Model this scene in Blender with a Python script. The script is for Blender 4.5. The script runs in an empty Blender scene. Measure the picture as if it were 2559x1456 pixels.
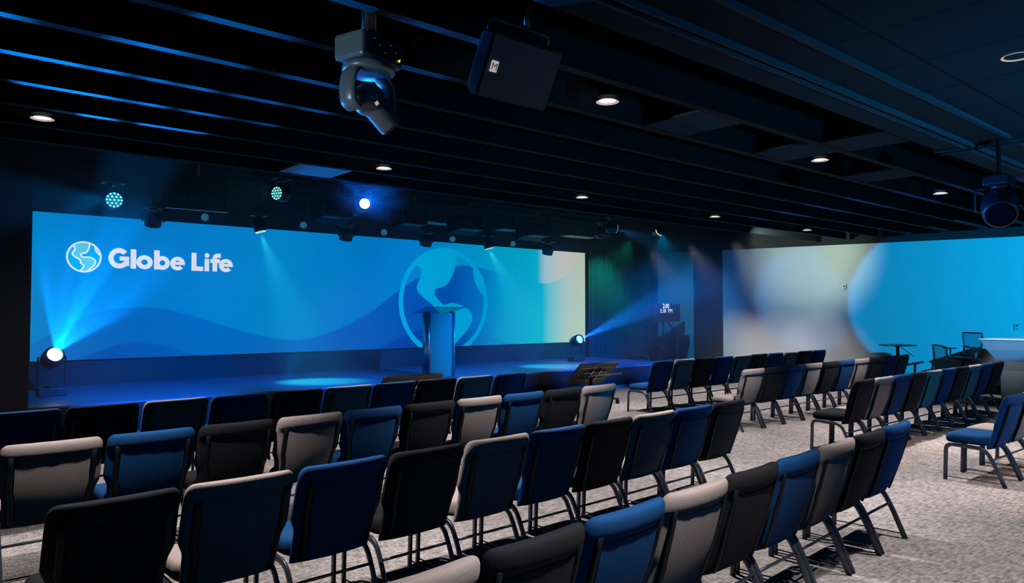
import bpy, bmesh, math, random
from mathutils import Vector, Matrix
random.seed(7)
C = bpy.context.scene.collection
PI = math.pi
# ------------------------------------------------------------------ camera, world, exposure
F, W, H = 1829.0, 2559.0, 1456.0
YAW, PITCH, CAMZ = math.radians(40.3), math.radians(1.69), 1.68
cd = bpy.data.cameras.new('camera'); cam = bpy.data.objects.new('camera', cd); C.objects.link(cam)
cd.sensor_width = 36; cd.lens = F / W * 36; cd.clip_start = .05; cd.clip_end = 200
cam.location = (0, 0, CAMZ); cam.rotation_euler = (PI/2 + PITCH, 0, -YAW)
bpy.context.scene.camera = cam
vs = bpy.context.scene.view_settings
vs.view_transform = 'Standard'; vs.look = 'None'; vs.exposure = 0.0; vs.gamma = 1; vs.use_curve_mapping = False
cy = bpy.context.scene.cycles
cy.use_denoising = True
cy.max_bounces = 6; cy.diffuse_bounces = 0; cy.glossy_bounces = 3; cy.transmission_bounces = 6; cy.volume_bounces = 0
cy.transparent_max_bounces = 8; cy.sample_clamp_indirect = 3; cy.caustics_reflective = False; cy.caustics_refractive = False
wd = bpy.data.worlds.new('world'); bpy.context.scene.world = wd; wd.use_nodes = True
wd.node_tree.nodes['Background'].inputs[0].default_value = (.02, .06, .12, 1)
wd.node_tree.nodes['Background'].inputs[1].default_value = .05

def spot(loc, target, power, color, angle=60, blend=.5, size=.05, gobo=None, parent=None):
    l = bpy.data.lights.new('spot_light', 'SPOT'); l.energy = power; l.color = color
    l.spot_size = math.radians(angle); l.spot_blend = blend; l.shadow_soft_size = size
    o = bpy.data.objects.new('spot_light', l); C.objects.link(o)
    o.location = loc
    o.rotation_euler = (Vector(target) - Vector(loc)).to_track_quat('-Z', 'Y').to_euler()
    if gobo:
        l.use_nodes = True; nt = l.node_tree; em = nt.nodes['Emission']
        tc = nt.nodes.new('ShaderNodeTexCoord'); no = nt.nodes.new('ShaderNodeTexNoise'); cr = nt.nodes.new('ShaderNodeValToRGB')
        no.inputs['Scale'].default_value = gobo; no.inputs['Detail'].default_value = 1
        cr.color_ramp.elements[0].position = .42; cr.color_ramp.elements[1].position = .56
        cr.color_ramp.elements[0].color = (.04, .04, .04, 1)
        nt.links.new(tc.outputs['Normal'], no.inputs['Vector']); nt.links.new(no.outputs['Fac'], cr.inputs[0])
        nt.links.new(cr.outputs[0], em.inputs['Color'])
    return o

# ------------------------------------------------------------------ pixel rays -> places in the room
def ray(px, py):
    a, b = (px - W/2) / F, -(py - H/2) / F
    v = Vector((a, b, -1)); v.rotate(cam.rotation_euler); return v
def on_y(px, py, Y): r = ray(px, py); return Vector((0, 0, CAMZ)) + r * (Y / r.y)
def on_x(px, py, X): r = ray(px, py); return Vector((0, 0, CAMZ)) + r * (X / r.x)
def on_z(px, py, Z): r = ray(px, py); return Vector((0, 0, CAMZ)) + r * ((Z - CAMZ) / r.z)

# ------------------------------------------------------------------ materials
def mat(name, col, rough=.6, metal=0, emit=None, es=1, noise=None, spec=.5, alpha=1):
    m = bpy.data.materials.new(name); m.use_nodes = True; nt = m.node_tree; b = nt.nodes['Principled BSDF']
    b.inputs['Base Color'].default_value = (*col, 1); b.inputs['Roughness'].default_value = rough
    b.inputs['Metallic'].default_value = metal; b.inputs['Specular IOR Level'].default_value = spec
    if alpha < 1: b.inputs['Alpha'].default_value = alpha
    if emit: b.inputs['Emission Color'].default_value = (*emit, 1); b.inputs['Emission Strength'].default_value = es
    if noise:
        sc, amt, bump = noise
        tc = nt.nodes.new('ShaderNodeTexCoord'); n = nt.nodes.new('ShaderNodeTexNoise'); n.inputs['Scale'].default_value = sc
        n.inputs['Detail'].default_value = 4
        mx = nt.nodes.new('ShaderNodeMix'); mx.data_type = 'RGBA'
        mx.inputs[6].default_value = (*[c*(1-amt) for c in col], 1); mx.inputs[7].default_value = (*[min(1, c*(1+amt)) for c in col], 1)
        nt.links.new(tc.outputs['Object'], n.inputs['Vector']); nt.links.new(n.outputs['Fac'], mx.inputs[0]); nt.links.new(mx.outputs[2], b.inputs['Base Color'])
        if bump:
            bp = nt.nodes.new('ShaderNodeBump'); bp.inputs['Strength'].default_value = bump; bp.inputs['Distance'].default_value = .004
            nt.links.new(n.outputs['Fac'], bp.inputs['Height']); nt.links.new(bp.outputs[0], b.inputs['Normal'])
    return m
def srgb(r, g, b):
    f = lambda c: c/12.92 if c <= .04045 else ((c+.055)/1.055)**2.4
    return (f(r/255), f(g/255), f(b/255))
def glow(name, col, s=1):
    m = bpy.data.materials.new(name); m.use_nodes = True; nt = m.node_tree
    nt.nodes.remove(nt.nodes['Principled BSDF']); e = nt.nodes.new('ShaderNodeEmission')
    e.inputs[0].default_value = (*col, 1); e.inputs[1].default_value = s
    nt.links.new(e.outputs[0], nt.nodes['Material Output'].inputs[0]); return m
def glow_ramp(name, stops, zstops=None, x0=0, x1=1, z0=0, z1=1):
    """picture content of the led wall: a colour ramp across it, multiplied by one up it"""
    m = glow(name, (1, 1, 1)); nt = m.node_tree; e = [n for n in nt.nodes if n.type == 'EMISSION'][0]
    tc = nt.nodes.new('ShaderNodeTexCoord'); sp = nt.nodes.new('ShaderNodeSeparateXYZ'); nt.links.new(tc.outputs['Object'], sp.inputs[0])
    def ramp(out, a, b, st):
        mr = nt.nodes.new('ShaderNodeMapRange'); mr.inputs[1].default_value = a; mr.inputs[2].default_value = b
        nt.links.new(out, mr.inputs[0]); cr = nt.nodes.new('ShaderNodeValToRGB'); nt.links.new(mr.outputs[0], cr.inputs[0])
        el = cr.color_ramp.elements
        while len(el) < len(st): el.new(.5)
        for q, (p, c) in zip(el, st): q.position = p; q.color = (*c, 1)
        return cr
    a = ramp(sp.outputs[0], x0, x1, stops)
    if zstops:
        b = ramp(sp.outputs[2], z0, z1, zstops); mx = nt.nodes.new('ShaderNodeMix'); mx.data_type = 'RGBA'; mx.blend_type = 'MULTIPLY'; mx.inputs[0].default_value = 1
        nt.links.new(a.outputs[0], mx.inputs[6]); nt.links.new(b.outputs[0], mx.inputs[7]); nt.links.new(mx.outputs[2], e.inputs[0])
    else: nt.links.new(a.outputs[0], e.inputs[0])
    return m

M = {}
M['grey'] = mat('warm_grey_fabric', (.50, .445, .425), .9, noise=(260, .22, .5), spec=.2)
M['blue'] = mat('blue_fabric', (.010, .095, .30), .85, noise=(260, .2, .5), spec=.25)
M['charcoal'] = mat('charcoal_fabric', (.022, .025, .031), .9, noise=(260, .3, .5), spec=.2)
M['chair_metal'] = mat('gunmetal_paint', (.075, .092, .13), .35, .5)
M['rail'] = mat('dark_rail', (.006, .012, .018), .55, 0, spec=.12)
M['black'] = mat('matt_black', (.008, .009, .012), .7)
M['softblack'] = mat('fixture_black', (.014, .016, .022), .38)
M['plastic'] = mat('fixture_grey', (.16, .18, .21), .33, .2)
M['baffle'] = mat('black_baffle_paint', (.040, .046, .058), .7, spec=.04)
M['deck'] = mat('ceiling_black', (.006, .007, .009), .9, spec=.03)
XJ = on_z(2441, 357, ZB if 'ZB' in globals() else 3.52).x
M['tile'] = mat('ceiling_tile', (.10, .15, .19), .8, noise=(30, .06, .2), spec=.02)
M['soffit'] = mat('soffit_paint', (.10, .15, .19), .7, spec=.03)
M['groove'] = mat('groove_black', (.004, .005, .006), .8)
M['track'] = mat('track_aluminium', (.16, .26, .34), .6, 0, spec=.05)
M['white'] = mat('white_paint', (.75, .73, .70), .5)
M['lamp'] = glow('lamp_white', (1, .93, .88), 2.5)
M['white_glow'] = mat('white_glow', (.75, .70, .68), .5, emit=(1, .86, .82), es=.42)  # white with a glow added so rings and badges look lit
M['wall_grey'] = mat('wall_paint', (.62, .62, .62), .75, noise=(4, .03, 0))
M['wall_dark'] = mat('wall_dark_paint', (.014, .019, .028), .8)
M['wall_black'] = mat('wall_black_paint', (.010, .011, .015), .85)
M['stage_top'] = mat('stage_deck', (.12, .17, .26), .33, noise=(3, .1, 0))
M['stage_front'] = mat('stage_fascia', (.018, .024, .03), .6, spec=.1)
M['backwall'] = mat('backwall_navy', (.014, .016, .022), .7)
M['curtain'] = mat('curtain_velvet', (.07, .08, .09), .9, noise=(6, .2, .1))
M['glass'] = mat('acrylic', (.35, .55, .8), .08, alpha=.35)
M['alu'] = mat('brushed_aluminium', (.42, .46, .50), .3, .9)
M['frost'] = mat('frosted_blue_panel', (.04, .24, .15), .3)
M['panel'] = mat('pale_panel', (.75, .75, .75), .5)
M['mesh_blue'] = mat('mesh_fabric', (.02, .05, .22), .7, alpha=.5)
M['chrome'] = mat('chrome', (.5, .5, .52), .15, 1)
M['led_white'] = glow('led_white', (.75, .95, 1), 1.5)
M['led_cyan'] = glow('led_cyan', (.0, .33, .50), .8)
M['led_teal'] = glow('led_teal', (.0, .38, .36), .6)
M['lens_hot'] = glow('lens_hot', (.85, .93, 1), 12)
M['lens_blue'] = glow('lens_blue', (.1, .45, 1), 5)
M['dim_lens'] = mat('dim_lens', (.25, .5, .6), .3, emit=(.015, .10, .17), es=1)
M['green_led'] = glow('indicator_green', (.03, .5, .42), 1)
M['yellow_led'] = glow('indicator_yellow', (.9, .8, .05), 2)
M['tv_black'] = mat('tv_glass', (.006, .008, .02), .15)
M['tv_text'] = glow('tv_text', (.75, .9, 1), 1.1)

# carpet
def carpet():
    m = bpy.data.materials.new('woven_carpet'); m.use_nodes = True; nt = m.node_tree; b = nt.nodes['Principled BSDF']
    b.inputs['Roughness'].default_value = .95; b.inputs['Specular IOR Level'].default_value = .1
    tc = nt.nodes.new('ShaderNodeTexCoord')
    def nz(scale, sx, sy, rot=0, det=3):
        mp = nt.nodes.new('ShaderNodeMapping'); mp.inputs['Scale'].default_value = (sx, sy, 1); mp.inputs['Rotation'].default_value = (0, 0, rot)
        n = nt.nodes.new('ShaderNodeTexNoise'); n.inputs['Scale'].default_value = scale; n.inputs['Detail'].default_value = det
        nt.links.new(tc.outputs['Object'], mp.inputs[0]); nt.links.new(mp.outputs[0], n.inputs['Vector']); return n
    a = nz(60, 1, .3, .25); c = nz(7, 1, .8); d = nz(150, .5, 1, 0, 2); e = nz(42, .28, 1, -.1)
    def math2(op, x, y):
        q = nt.nodes.new('ShaderNodeMath'); q.operation = op
        for i, v in enumerate((x, y)):
            if isinstance(v, (int, float)): q.inputs[i].default_value = v
            else: nt.links.new(v, q.inputs[i])
        return q.outputs[0]
    s = math2('ADD', math2('MULTIPLY', a.outputs[0], .32), math2('MULTIPLY', c.outputs[0], .14))
    s = math2('ADD', s, math2('MULTIPLY', d.outputs[0], .22)); s = math2('ADD', s, math2('MULTIPLY', e.outputs[0], .32))
    cr = nt.nodes.new('ShaderNodeValToRGB'); nt.links.new(s, cr.inputs[0]); el = cr.color_ramp.elements
    el[0].position = .40; el[0].color = (.15, .15, .16, 1); el[1].position = .60; el[1].color = (.62, .585, .575, 1)
    nt.links.new(cr.outputs[0], b.inputs['Base Color'])
    bp = nt.nodes.new('ShaderNodeBump'); bp.inputs['Strength'].default_value = .5; bp.inputs['Distance'].default_value = .01
    nt.links.new(s, bp.inputs['Height']); nt.links.new(bp.outputs[0], b.inputs['Normal'])
    return m
M['carpet'] = carpet()

# ------------------------------------------------------------------ mesh helpers
def V(*a): return Vector(a)
def box(bm, x0, x1, y0, y1, z0, z1, mi=0, rot=None, bev=0):
    r = bmesh.ops.create_cube(bm, size=1)
    vs_ = r['verts']; c = V((x0+x1)/2, (y0+y1)/2, (z0+z1)/2)
    for v in vs_:
        v.co = V(v.co.x*(x1-x0), v.co.y*(y1-y0), v.co.z*(z1-z0))
        if rot: v.co = rot @ v.co
        v.co += c
    fs = set(f for v in vs_ for f in v.link_faces)
    for f in fs: f.material_index = mi
    if bev:
        es = list(set(e for f in fs for e in f.edges)); bmesh.ops.bevel(bm, geom=es, offset=bev, segments=2, affect='EDGES', profile=.5)
def frame_of(d):
    d = d.normalized(); u = d.cross(V(0, 0, 1))
    if u.length < 1e-3: u = V(1, 0, 0)
    u.normalize(); return u, u.cross(d).normalized()
def ring(bm, c, u, w, ru, rw, n=14, p=1.0):
    out = []
    for i in range(n):
        a = 2*PI*i/n; ca, sa = math.cos(a), math.sin(a)
        ca = math.copysign(abs(ca)**p, ca); sa = math.copysign(abs(sa)**p, sa)
        out.append(bm.verts.new(c + u*(ru*ca) + w*(rw*sa)))
    return out
def bridge(bm, a, b, mi=0, smooth=True):
    n = len(a)
    for i in range(n):
        f = bm.faces.new((a[i], a[(i+1) % n], b[(i+1) % n], b[i])); f.material_index = mi; f.smooth = smooth
def cap(bm, r, mi=0, flip=False):
    f = bm.faces.new(r[::-1] if flip else r); f.material_index = mi
def tube(bm, pts, r, r2=None, n=10, mi=0, u0=None):
    """sweep an ellipse (r across, r2 along the other axis) down a path"""
    pts = [Vector(p) for p in pts]; r2 = r2 or r; rings = []
    for i, p in enumerate(pts):
        d = (pts[min(i+1, len(pts)-1)] - pts[max(i-1, 0)])
        if u0 is not None:
            u = Vector(u0); d.normalize(); w = d.cross(u).normalized(); u = w.cross(d).normalized()
        else: u, w = frame_of(d)
        rings.append(ring(bm, p, u, w, r, r2, n))
    for a, b in zip(rings, rings[1:]): bridge(bm, a, b, mi)
    cap(bm, rings[0], mi, True); cap(bm, rings[-1], mi)
def lathe(bm, c, d, prof, n=24, mi=0, smooth=True):
    """prof: (along d, radius)"""
    c = Vector(c); d = Vector(d).normalized(); u, w = frame_of(d); rings = []
    for t, r in prof: rings.append(ring(bm, c + d*t, u, w, max(r, 1e-4), max(r, 1e-4), n))
    for a, b in zip(rings, rings[1:]): bridge(bm, a, b, mi, smooth)
    cap(bm, rings[0], mi, True); cap(bm, rings[-1], mi)
def smooth_path(pts, k=6):
    pts = [Vector(p) for p in pts]; out = []
    P = [pts[0]] + pts + [pts[-1]]
    for i in range(1, len(P)-2):
        for j in range(k):
            t = j/k; a, b, c, d = P[i-1], P[i], P[i+1], P[i+2]
            out.append(.5*((2*b) + (c-a)*t + (2*a-5*b+4*c-d)*t*t + (3*b-a-3*c+d)*t**3))
    out.append(pts[-1]); return out
def fillet(pts, r=.05, k=5):
    pts = [Vector(p) for p in pts]; out = [pts[0]]
    for a, b, c in zip(pts, pts[1:], pts[2:]):
        e1, e2 = (a-b), (c-b); l = min(r, e1.length*.49, e2.length*.49); p, q = b+e1.normalized()*l, b+e2.normalized()*l
        for j in range(k+1):
            t = j/k; out.append((1-t)**2*p + 2*t*(1-t)*b + t*t*q)
    out.append(pts[-1]); return out
def obj(name, bm, m, parent=None, smooth=None, kind=None):
    bmesh.ops.recalc_face_normals(bm, faces=bm.faces)
    me = bpy.data.meshes.new(name); bm.to_mesh(me); bm.free()
    for x in (m if isinstance(m, (list, tuple)) else [m]): me.materials.append(x)
    if smooth is not None:
        for p in me.polygons: p.use_smooth = smooth
    o = bpy.data.objects.new(name, me); C.objects.link(o)
    if parent: o.parent = parent
    if kind: o['kind'] = kind
    return o
def nb(): return bmesh.new()
def thing(name, label, cat, loc=(0, 0, 0), rz=0, group=None):
    o = bpy.data.objects.new(name, None); C.objects.link(o); o.empty_display_size = .1
    o.location = loc; o.rotation_euler = (0, 0, rz); o['label'] = label; o['category'] = cat
    if group: o['group'] = group
    return o
def tag(o, label, cat, group=None):
    o['label'] = label; o['category'] = cat
    if group: o['group'] = group
    return o
def dup(root, loc, rz, label=None, group=None, scale=None):
    r = root.copy(); C.objects.link(r); r.location = loc; r.rotation_euler = (0, 0, rz)
    if label: r['label'] = label
    if group: r['group'] = group
    if scale: r.scale = scale
    for ch in list(root.children):
        c = ch.copy(); C.objects.link(c); c.parent = r
        for g in list(ch.children):
            q = g.copy(); C.objects.link(q); q.parent = c
    return r
def bxo(name, args, m, parent=None, kind=None, bev=0, rot=None):
    bm = nb(); box(bm, *args, bev=bev, rot=rot); return obj(name, bm, m, parent, kind=kind)

# ------------------------------------------------------------------ the room
WX, BY = 18.4, 14.6           # right wall, back wall
ZB = 3.52                     # underside of the baffles
bxo('floor', (-3, WX+.2, -4, BY+.2, -.1, 0), M['carpet'], kind='structure')
bxo('ceiling', (-3, WX+.2, -4, BY+.2, 4.35, 4.45), M['deck'], kind='structure')
bxo('wall_back', (-3, WX+.2, BY, BY+.15, 0, 4.35), M['backwall'], kind='structure')
bxo('wall_left', (-3.15, -3, -4, BY, 0, 4.35), M['wall_black'], kind='structure')
bxo('wall_rear', (-3, WX, -4.15, -4, 0, 4.35), M['wall_dark'], kind='structure')
# right wall: pale up to a sloping line, black above
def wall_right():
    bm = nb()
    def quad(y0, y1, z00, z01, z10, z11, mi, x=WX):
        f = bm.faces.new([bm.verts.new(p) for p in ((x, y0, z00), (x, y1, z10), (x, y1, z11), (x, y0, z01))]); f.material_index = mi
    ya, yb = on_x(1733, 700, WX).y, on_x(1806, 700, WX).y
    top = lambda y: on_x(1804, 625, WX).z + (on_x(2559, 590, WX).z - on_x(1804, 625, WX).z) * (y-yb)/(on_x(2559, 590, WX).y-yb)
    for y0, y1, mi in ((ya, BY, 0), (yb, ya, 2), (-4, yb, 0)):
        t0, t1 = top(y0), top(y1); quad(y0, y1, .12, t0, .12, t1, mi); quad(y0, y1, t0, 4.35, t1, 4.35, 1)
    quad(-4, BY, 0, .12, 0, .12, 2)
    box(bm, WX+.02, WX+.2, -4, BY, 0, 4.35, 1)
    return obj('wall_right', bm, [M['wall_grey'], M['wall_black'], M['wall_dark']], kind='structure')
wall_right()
bxo('baseboard_right', (WX-.02, WX, -4, BY-.1, 0, .11), M['wall_dark'], kind='structure')
# black return wall that frames the stage on the left
bxo('wall_proscenium', (-3, on_y(76, 700, 11.35).x, 11.35, 11.6, 0, 4.35), M['wall_black'], kind='structure')
# stage
SY, SZ, SX0, SX1 = 11.5, .43, on_y(76, 700, 11.35).x+.01, 15.2
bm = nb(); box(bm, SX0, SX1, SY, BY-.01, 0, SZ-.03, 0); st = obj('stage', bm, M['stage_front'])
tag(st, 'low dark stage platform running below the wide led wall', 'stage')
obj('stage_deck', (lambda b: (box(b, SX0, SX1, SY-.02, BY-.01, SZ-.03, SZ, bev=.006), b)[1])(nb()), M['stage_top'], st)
bm = nb(); box(bm, SX1-.5, SX1+.02, SY+.05, SY+.05+.03, .12, .16); obj('edge_light_strip', bm, M['wall_dark'], st)
# step beside the right end of the stage
st2 = thing('stage_step', 'single dark step against the right end of the stage', 'step', (0, 0, 0))
bxo('step_body', (SX1+.03, SX1+.45, SY+.1, BY-.5, 0, .2), M['stage_front'], st2)
bxo('step_edge', (SX1+.41, SX1+.455, SY+.1, BY-.5, .2, .212), M['panel'], st2)

# curtain at the right of the screen
bm = nb(); cols = []
x = 15.12
k = 0
while x < 17.9:
    y = 14.45 + .045*math.sin(k*.9) + .02*math.sin(k*.37)
    cols.append((bm.verts.new((x, y, .02)), bm.verts.new((x, y, 4.1)))); x += .028; k += 1
for a, b in zip(cols, cols[1:]):
    f = bm.faces.new((a[0], b[0], b[1], a[1])); f.smooth = True
o = obj('stage_curtain', bm, M['curtain']); tag(o, 'tall dark pleated curtain right of the led wall, lit green', 'curtain')
sm = o.modifiers.new('s', 'SOLIDIFY'); sm.thickness = .006

# ------------------------------------------------------------------ ceiling
HB = .34
for i in range(8):
    y = 3.90 + i*.767
    o = bxo('ceiling_baffle', (-2.8, WX-.35, y-.045, y+.045, ZB, ZB+HB), M['baffle'])
    pos = ['first and nearest', 'second', 'third', 'fourth', 'fifth', 'sixth', 'seventh', 'eighth and farthest'][i]
    tag(o, 'long black ceiling beam, %s of the eight counted toward the stage' % pos, 'ceiling beam', 'black ceiling beams over the audience')
for i, y in enumerate((9.95, 10.75, 11.75, 12.7, 13.5, 14.2)):
    bm = nb(); tube(bm, [(-2, y, 4.12), (16.5, y, 4.12)], .03, n=8)
    for xx in range(0, 17, 3): tube(bm, [(xx, y, 4.12), (xx, y, 4.35)], .012, n=6)
    o = obj('lighting_pipe', bm, M['baffle'])
    tag(o, 'black lighting pipe over the stage, %s counted from the audience' % ['nearest', 'second', 'third', 'fourth', 'fifth', 'last'][i], 'pipe', 'lighting pipes over the stage')
# soffit and tiled ceiling on the near right
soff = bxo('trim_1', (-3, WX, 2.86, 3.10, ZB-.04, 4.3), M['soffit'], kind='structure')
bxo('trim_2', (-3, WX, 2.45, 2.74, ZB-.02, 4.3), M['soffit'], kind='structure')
bm = nb()
for x0, x1 in ((-3, XJ-.08), (XJ+.08, WX)):
    box(bm, x0, x1, 2.735, 2.775, ZB-.06, ZB+.1, 0, bev=.008); box(bm, x0, x1, 2.82, 2.86, ZB-.06, ZB+.1, 0, bev=.008)
box(bm, XJ-.12, XJ-.08, -1, 2.70, ZB-.06, ZB+.1, 0, bev=.008); box(bm, XJ+.08, XJ+.12, -1, 2.70, ZB-.06, ZB+.1, 0, bev=.008)
box(bm, XJ-.12, XJ-.08, 2.86, 3.14, ZB-.06, ZB-.01, 0); box(bm, XJ+.08, XJ+.12, 2.86, 3.14, ZB-.06, ZB-.01, 0)
tk = obj('partition_track', bm, M['track']); tag(tk, 'metal folding-wall track in the ceiling, crossing near the upper right', 'ceiling track')
bm = nb(); box(bm, -3, WX, 2.775, 2.82, ZB+.05, ZB+.12); obj('track_slot', bm, M['groove'], tk)
# tiles
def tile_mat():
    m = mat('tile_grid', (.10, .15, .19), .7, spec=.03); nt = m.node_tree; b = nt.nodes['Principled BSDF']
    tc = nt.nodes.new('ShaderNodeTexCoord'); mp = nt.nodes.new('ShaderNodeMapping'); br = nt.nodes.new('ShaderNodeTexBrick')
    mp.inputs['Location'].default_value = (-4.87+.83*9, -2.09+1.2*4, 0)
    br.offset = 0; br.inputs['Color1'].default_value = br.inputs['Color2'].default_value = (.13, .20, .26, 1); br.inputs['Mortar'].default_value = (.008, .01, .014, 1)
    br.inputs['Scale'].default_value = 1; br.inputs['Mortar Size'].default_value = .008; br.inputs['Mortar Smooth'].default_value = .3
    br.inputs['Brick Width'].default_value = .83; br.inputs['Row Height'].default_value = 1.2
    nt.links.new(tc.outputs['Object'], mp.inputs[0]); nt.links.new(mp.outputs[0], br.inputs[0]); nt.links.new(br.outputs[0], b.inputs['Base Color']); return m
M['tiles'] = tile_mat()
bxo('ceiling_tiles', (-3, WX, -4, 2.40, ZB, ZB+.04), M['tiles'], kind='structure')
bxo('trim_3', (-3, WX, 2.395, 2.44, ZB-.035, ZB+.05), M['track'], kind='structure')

# flush ceiling panels between the beams
def cpanel(cx_, cy_, label, m, s=.36):
    o = bxo('ceiling_panel', (cx_-s, cx_+s, cy_-.335, cy_+.335, ZB+.005, ZB+.03), m); tag(o, label, 'ceiling panel', 'square panels between the ceiling beams')
cpanel(on_z(785, 430, ZB).x, 8.885, 'square ceiling panel glowing blue above the hanging stage lamps', M['panel'])
for (px, py, lb) in ((1720, 315, 'dim square ceiling panel right of the big hanging loudspeaker'), (1945, 390, 'dim square ceiling panel just left of a round downlight at right'),
                     (2185, 352, 'dim square ceiling panel nearest the tiled ceiling'), (2195, 442, 'dim square ceiling panel close above the lit right wall')):
    p = on_z(px, py, ZB); yy = 3.90 + .767*(math.floor((p.y-3.9)/.767)+.5)
    cpanel(p.x, yy, lb, M['soffit'], .33)

# downlights
def make_downlight(loc, label, vis=True, power=300, col=(1, .88, .84), z=ZB, ang=84):
    t = thing('downlight', label, 'ceiling light', (loc[0], loc[1], z), 0, 'round recessed downlights')
    bm = nb()
    if z == ZB: lathe(bm, (0, 0, .04), (0, 0, 1), [(0, .088), (.79, .088)], 24)
    else: lathe(bm, (0, 0, .04), (0, 0, 1), [(0, .088), (.1, .088)], 24)
    obj('can', bm, M['deck'], t)
    bm = nb(); u, w = V(1, 0, 0), V(0, 1, 0); prof = [(.0, .092), (-.004, .100), (-.006, .098), (.002, .080), (.010, .07)]
    rs = [ring(bm, V(0, 0, zz), u, w, r, r, 28) for zz, r in prof]
    for a, b in zip(rs, rs[1:]): bridge(bm, a, b)
    obj('trim_ring', bm, M['white_glow'], t)
    bm = nb(); cap(bm, ring(bm, V(0, 0, .008), u, w, .074, .072, 24)); obj('lamp', bm, M['lamp'], t)
    spot((loc[0], loc[1], z-.02), (loc[0], loc[1], 0), power, col, ang, .5, .05)
DL = [(1527, 251, 'round downlight just right of the hanging loudspeaker'), (2043, 401, 'round downlight left of the blue-lit hanging lamp at right, nearer one'),
      (2330, 485, 'round downlight beside the blue-lit hanging lamp at far right'), (937, 427, 'round downlight ringed by blue sparkles above the stage lamps'),
      (1417, 499, 'small round downlight above the bright corner of the led wall'), (1745, 546, 'small round downlight above the time display'),
      (1981, 578, 'smallest round downlight, above the lit right wall'), (101, 302, 'round downlight at the far left edge, tilted away')]
for px, py, lb in DL:
    p = on_z(px, py, ZB); yy = 3.90 + .767*(round((p.y-3.9)/.767-.5)+.5)
    row_near = py in (251, 401, 485)
    make_downlight((p.x, yy), lb, power=500 if row_near else 430)
p = on_z(2531, 143, ZB); make_downlight((p.x, 1.62), 'round downlight alone in the tiled ceiling at upper right', power=360, z=ZB-.001, ang=84)
# lamps of the same rows that hang out of the picture, left and behind
for loc, pw in (((1.05, 4.28), 430), ((-2.4, 4.28), 300), ((2.6, .85), 430), ((10.6, 1.4), 330), ((14.0, 1.2), 300), ((-.8, .85), 240)):
    spot((loc[0], loc[1], ZB-.02), (loc[0], loc[1], 0), pw, (1, .88, .84), 84, .5, .05)
spot((10.2, -.6, 3.5), (9.6, 1.6, 0), 420, (1, .55, .28), 60, .5, .05)

# ------------------------------------------------------------------ led wall
S0, S1 = on_y(78, 715, 14.5).x, on_y(1462, 742, 14.5).x
TZ, BZ = .5*(on_y(78, 527, 14.5).z + on_y(1462, 632, 14.5).z), .5*(on_y(80, 903, 14.5).z + on_y(1462, 853, 14.5).z)
led = thing('led_wall', 'huge wide led wall showing a blue wave design behind the stage', 'led screen', ((S0+S1)/2, 14.5, BZ))
ox, oz = (S0+S1)/2, BZ
bxo('cabinet', (S0-ox, S1-ox, .005, .095, 0, TZ-oz), M['black'], led)
LW, LH = S1-S0, TZ-BZ
def lx(px, py=740): return on_y(px, py, 14.5)
def lp(px, py):
    p = on_y(px, py, 14.5); return (min(max(p.x, S0), S1)-ox, min(max(p.z, BZ), TZ)-oz)
def flat(name, polys, m, y, parent=led):
    bm = nb()
    for pl in polys:
        f = bm.faces.new([bm.verts.new((a, y, b)) for a, b in pl]); f.normal_update()
    bmesh.ops.triangulate(bm, faces=bm.faces[:]); return obj(name, bm, m, parent)
def cr_(pts, k=6):
    return [(p.x, p.y) for p in smooth_path([(a, b, 0) for a, b in pts], k)]
ux = lambda px: (lx(px).x-S0)/LW
c_ = srgb
base_st = [(0, c_(0, 134, 206)), (ux(200), c_(0, 122, 198)), (ux(430), c_(0, 122, 202)), (ux(700), c_(0, 134, 208)), (ux(930), c_(0, 118, 200)), (ux(1100), c_(0, 132, 206)),
           (ux(1230), c_(0, 158, 205)), (ux(1335), c_(0, 170, 200)), (ux(1344), c_(10, 172, 200)), (ux(1362), c_(160, 198, 200)), (ux(1400), c_(194, 200, 192)), (1, c_(200, 196, 178))]
m_base = glow_ramp('screen_sky', base_st, None, -LW/2, LW/2)
flat('picture', [[(-LW/2, 0), (LW/2, 0), (LW/2, LH), (-LW/2, LH)]], m_base, 0)
waveA = cr_([lp(*p) for p in ((79, 860), (120, 838), (165, 812), (215, 790), (270, 774), (340, 768), (400, 770), (450, 780), (500, 795), (560, 814), (640, 836), (700, 847), (745, 849), (790, 841), (850, 820),
        (900, 794), (940, 770), (975, 742), (1012, 714), (1049, 693), (1090, 675), (1137, 665), (1170, 664), (1205, 670), (1255, 685), (1305, 700), (1350, 707), (1367, 707), (1392, 701), (1417, 685), (1435, 665), (1447, 645), (1453, 633))])
waveA = [(-LW/2, waveA[0][1])] + waveA + [(LW/2, LH), (LW/2, 0), (-LW/2, 0)]
A_st = [(0, c_(0, 112, 190)), (ux(200), c_(0, 100, 188)), (ux(350), c_(0, 94, 182)), (ux(640), c_(0, 102, 192)), (ux(900), c_(0, 86, 180)), (ux(1010), c_(0, 76, 174)), (ux(1130), c_(0, 76, 176)),
        (ux(1200), c_(0, 110, 192)), (ux(1255), c_(0, 152, 202)), (ux(1330), c_(0, 168, 198)), (ux(1355), c_(0, 174, 198)), (ux(1375), c_(110, 192, 198)), (ux(1420), c_(180, 202, 192)), (1, c_(188, 204, 182))]
flat('wave', [waveA], glow_ramp('screen_wave', A_st, [(0, (1.0, 1.12, 1.05)), (1, (1, .97, .98))], -LW/2, LW/2, 0, LH), -.002)
B1 = cr_([lp(*p) for p in ((196, 902), (230, 883), (270, 868), (310, 859), (345, 857), (390, 860), (430, 870), (470, 882), (505, 890))])
B2 = cr_([lp(*p) for p in ((948, 874), (1001, 842), (1053, 823), (1095, 815), (1135, 816), (1174, 823), (1240, 846), (1285, 862))])
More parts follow.
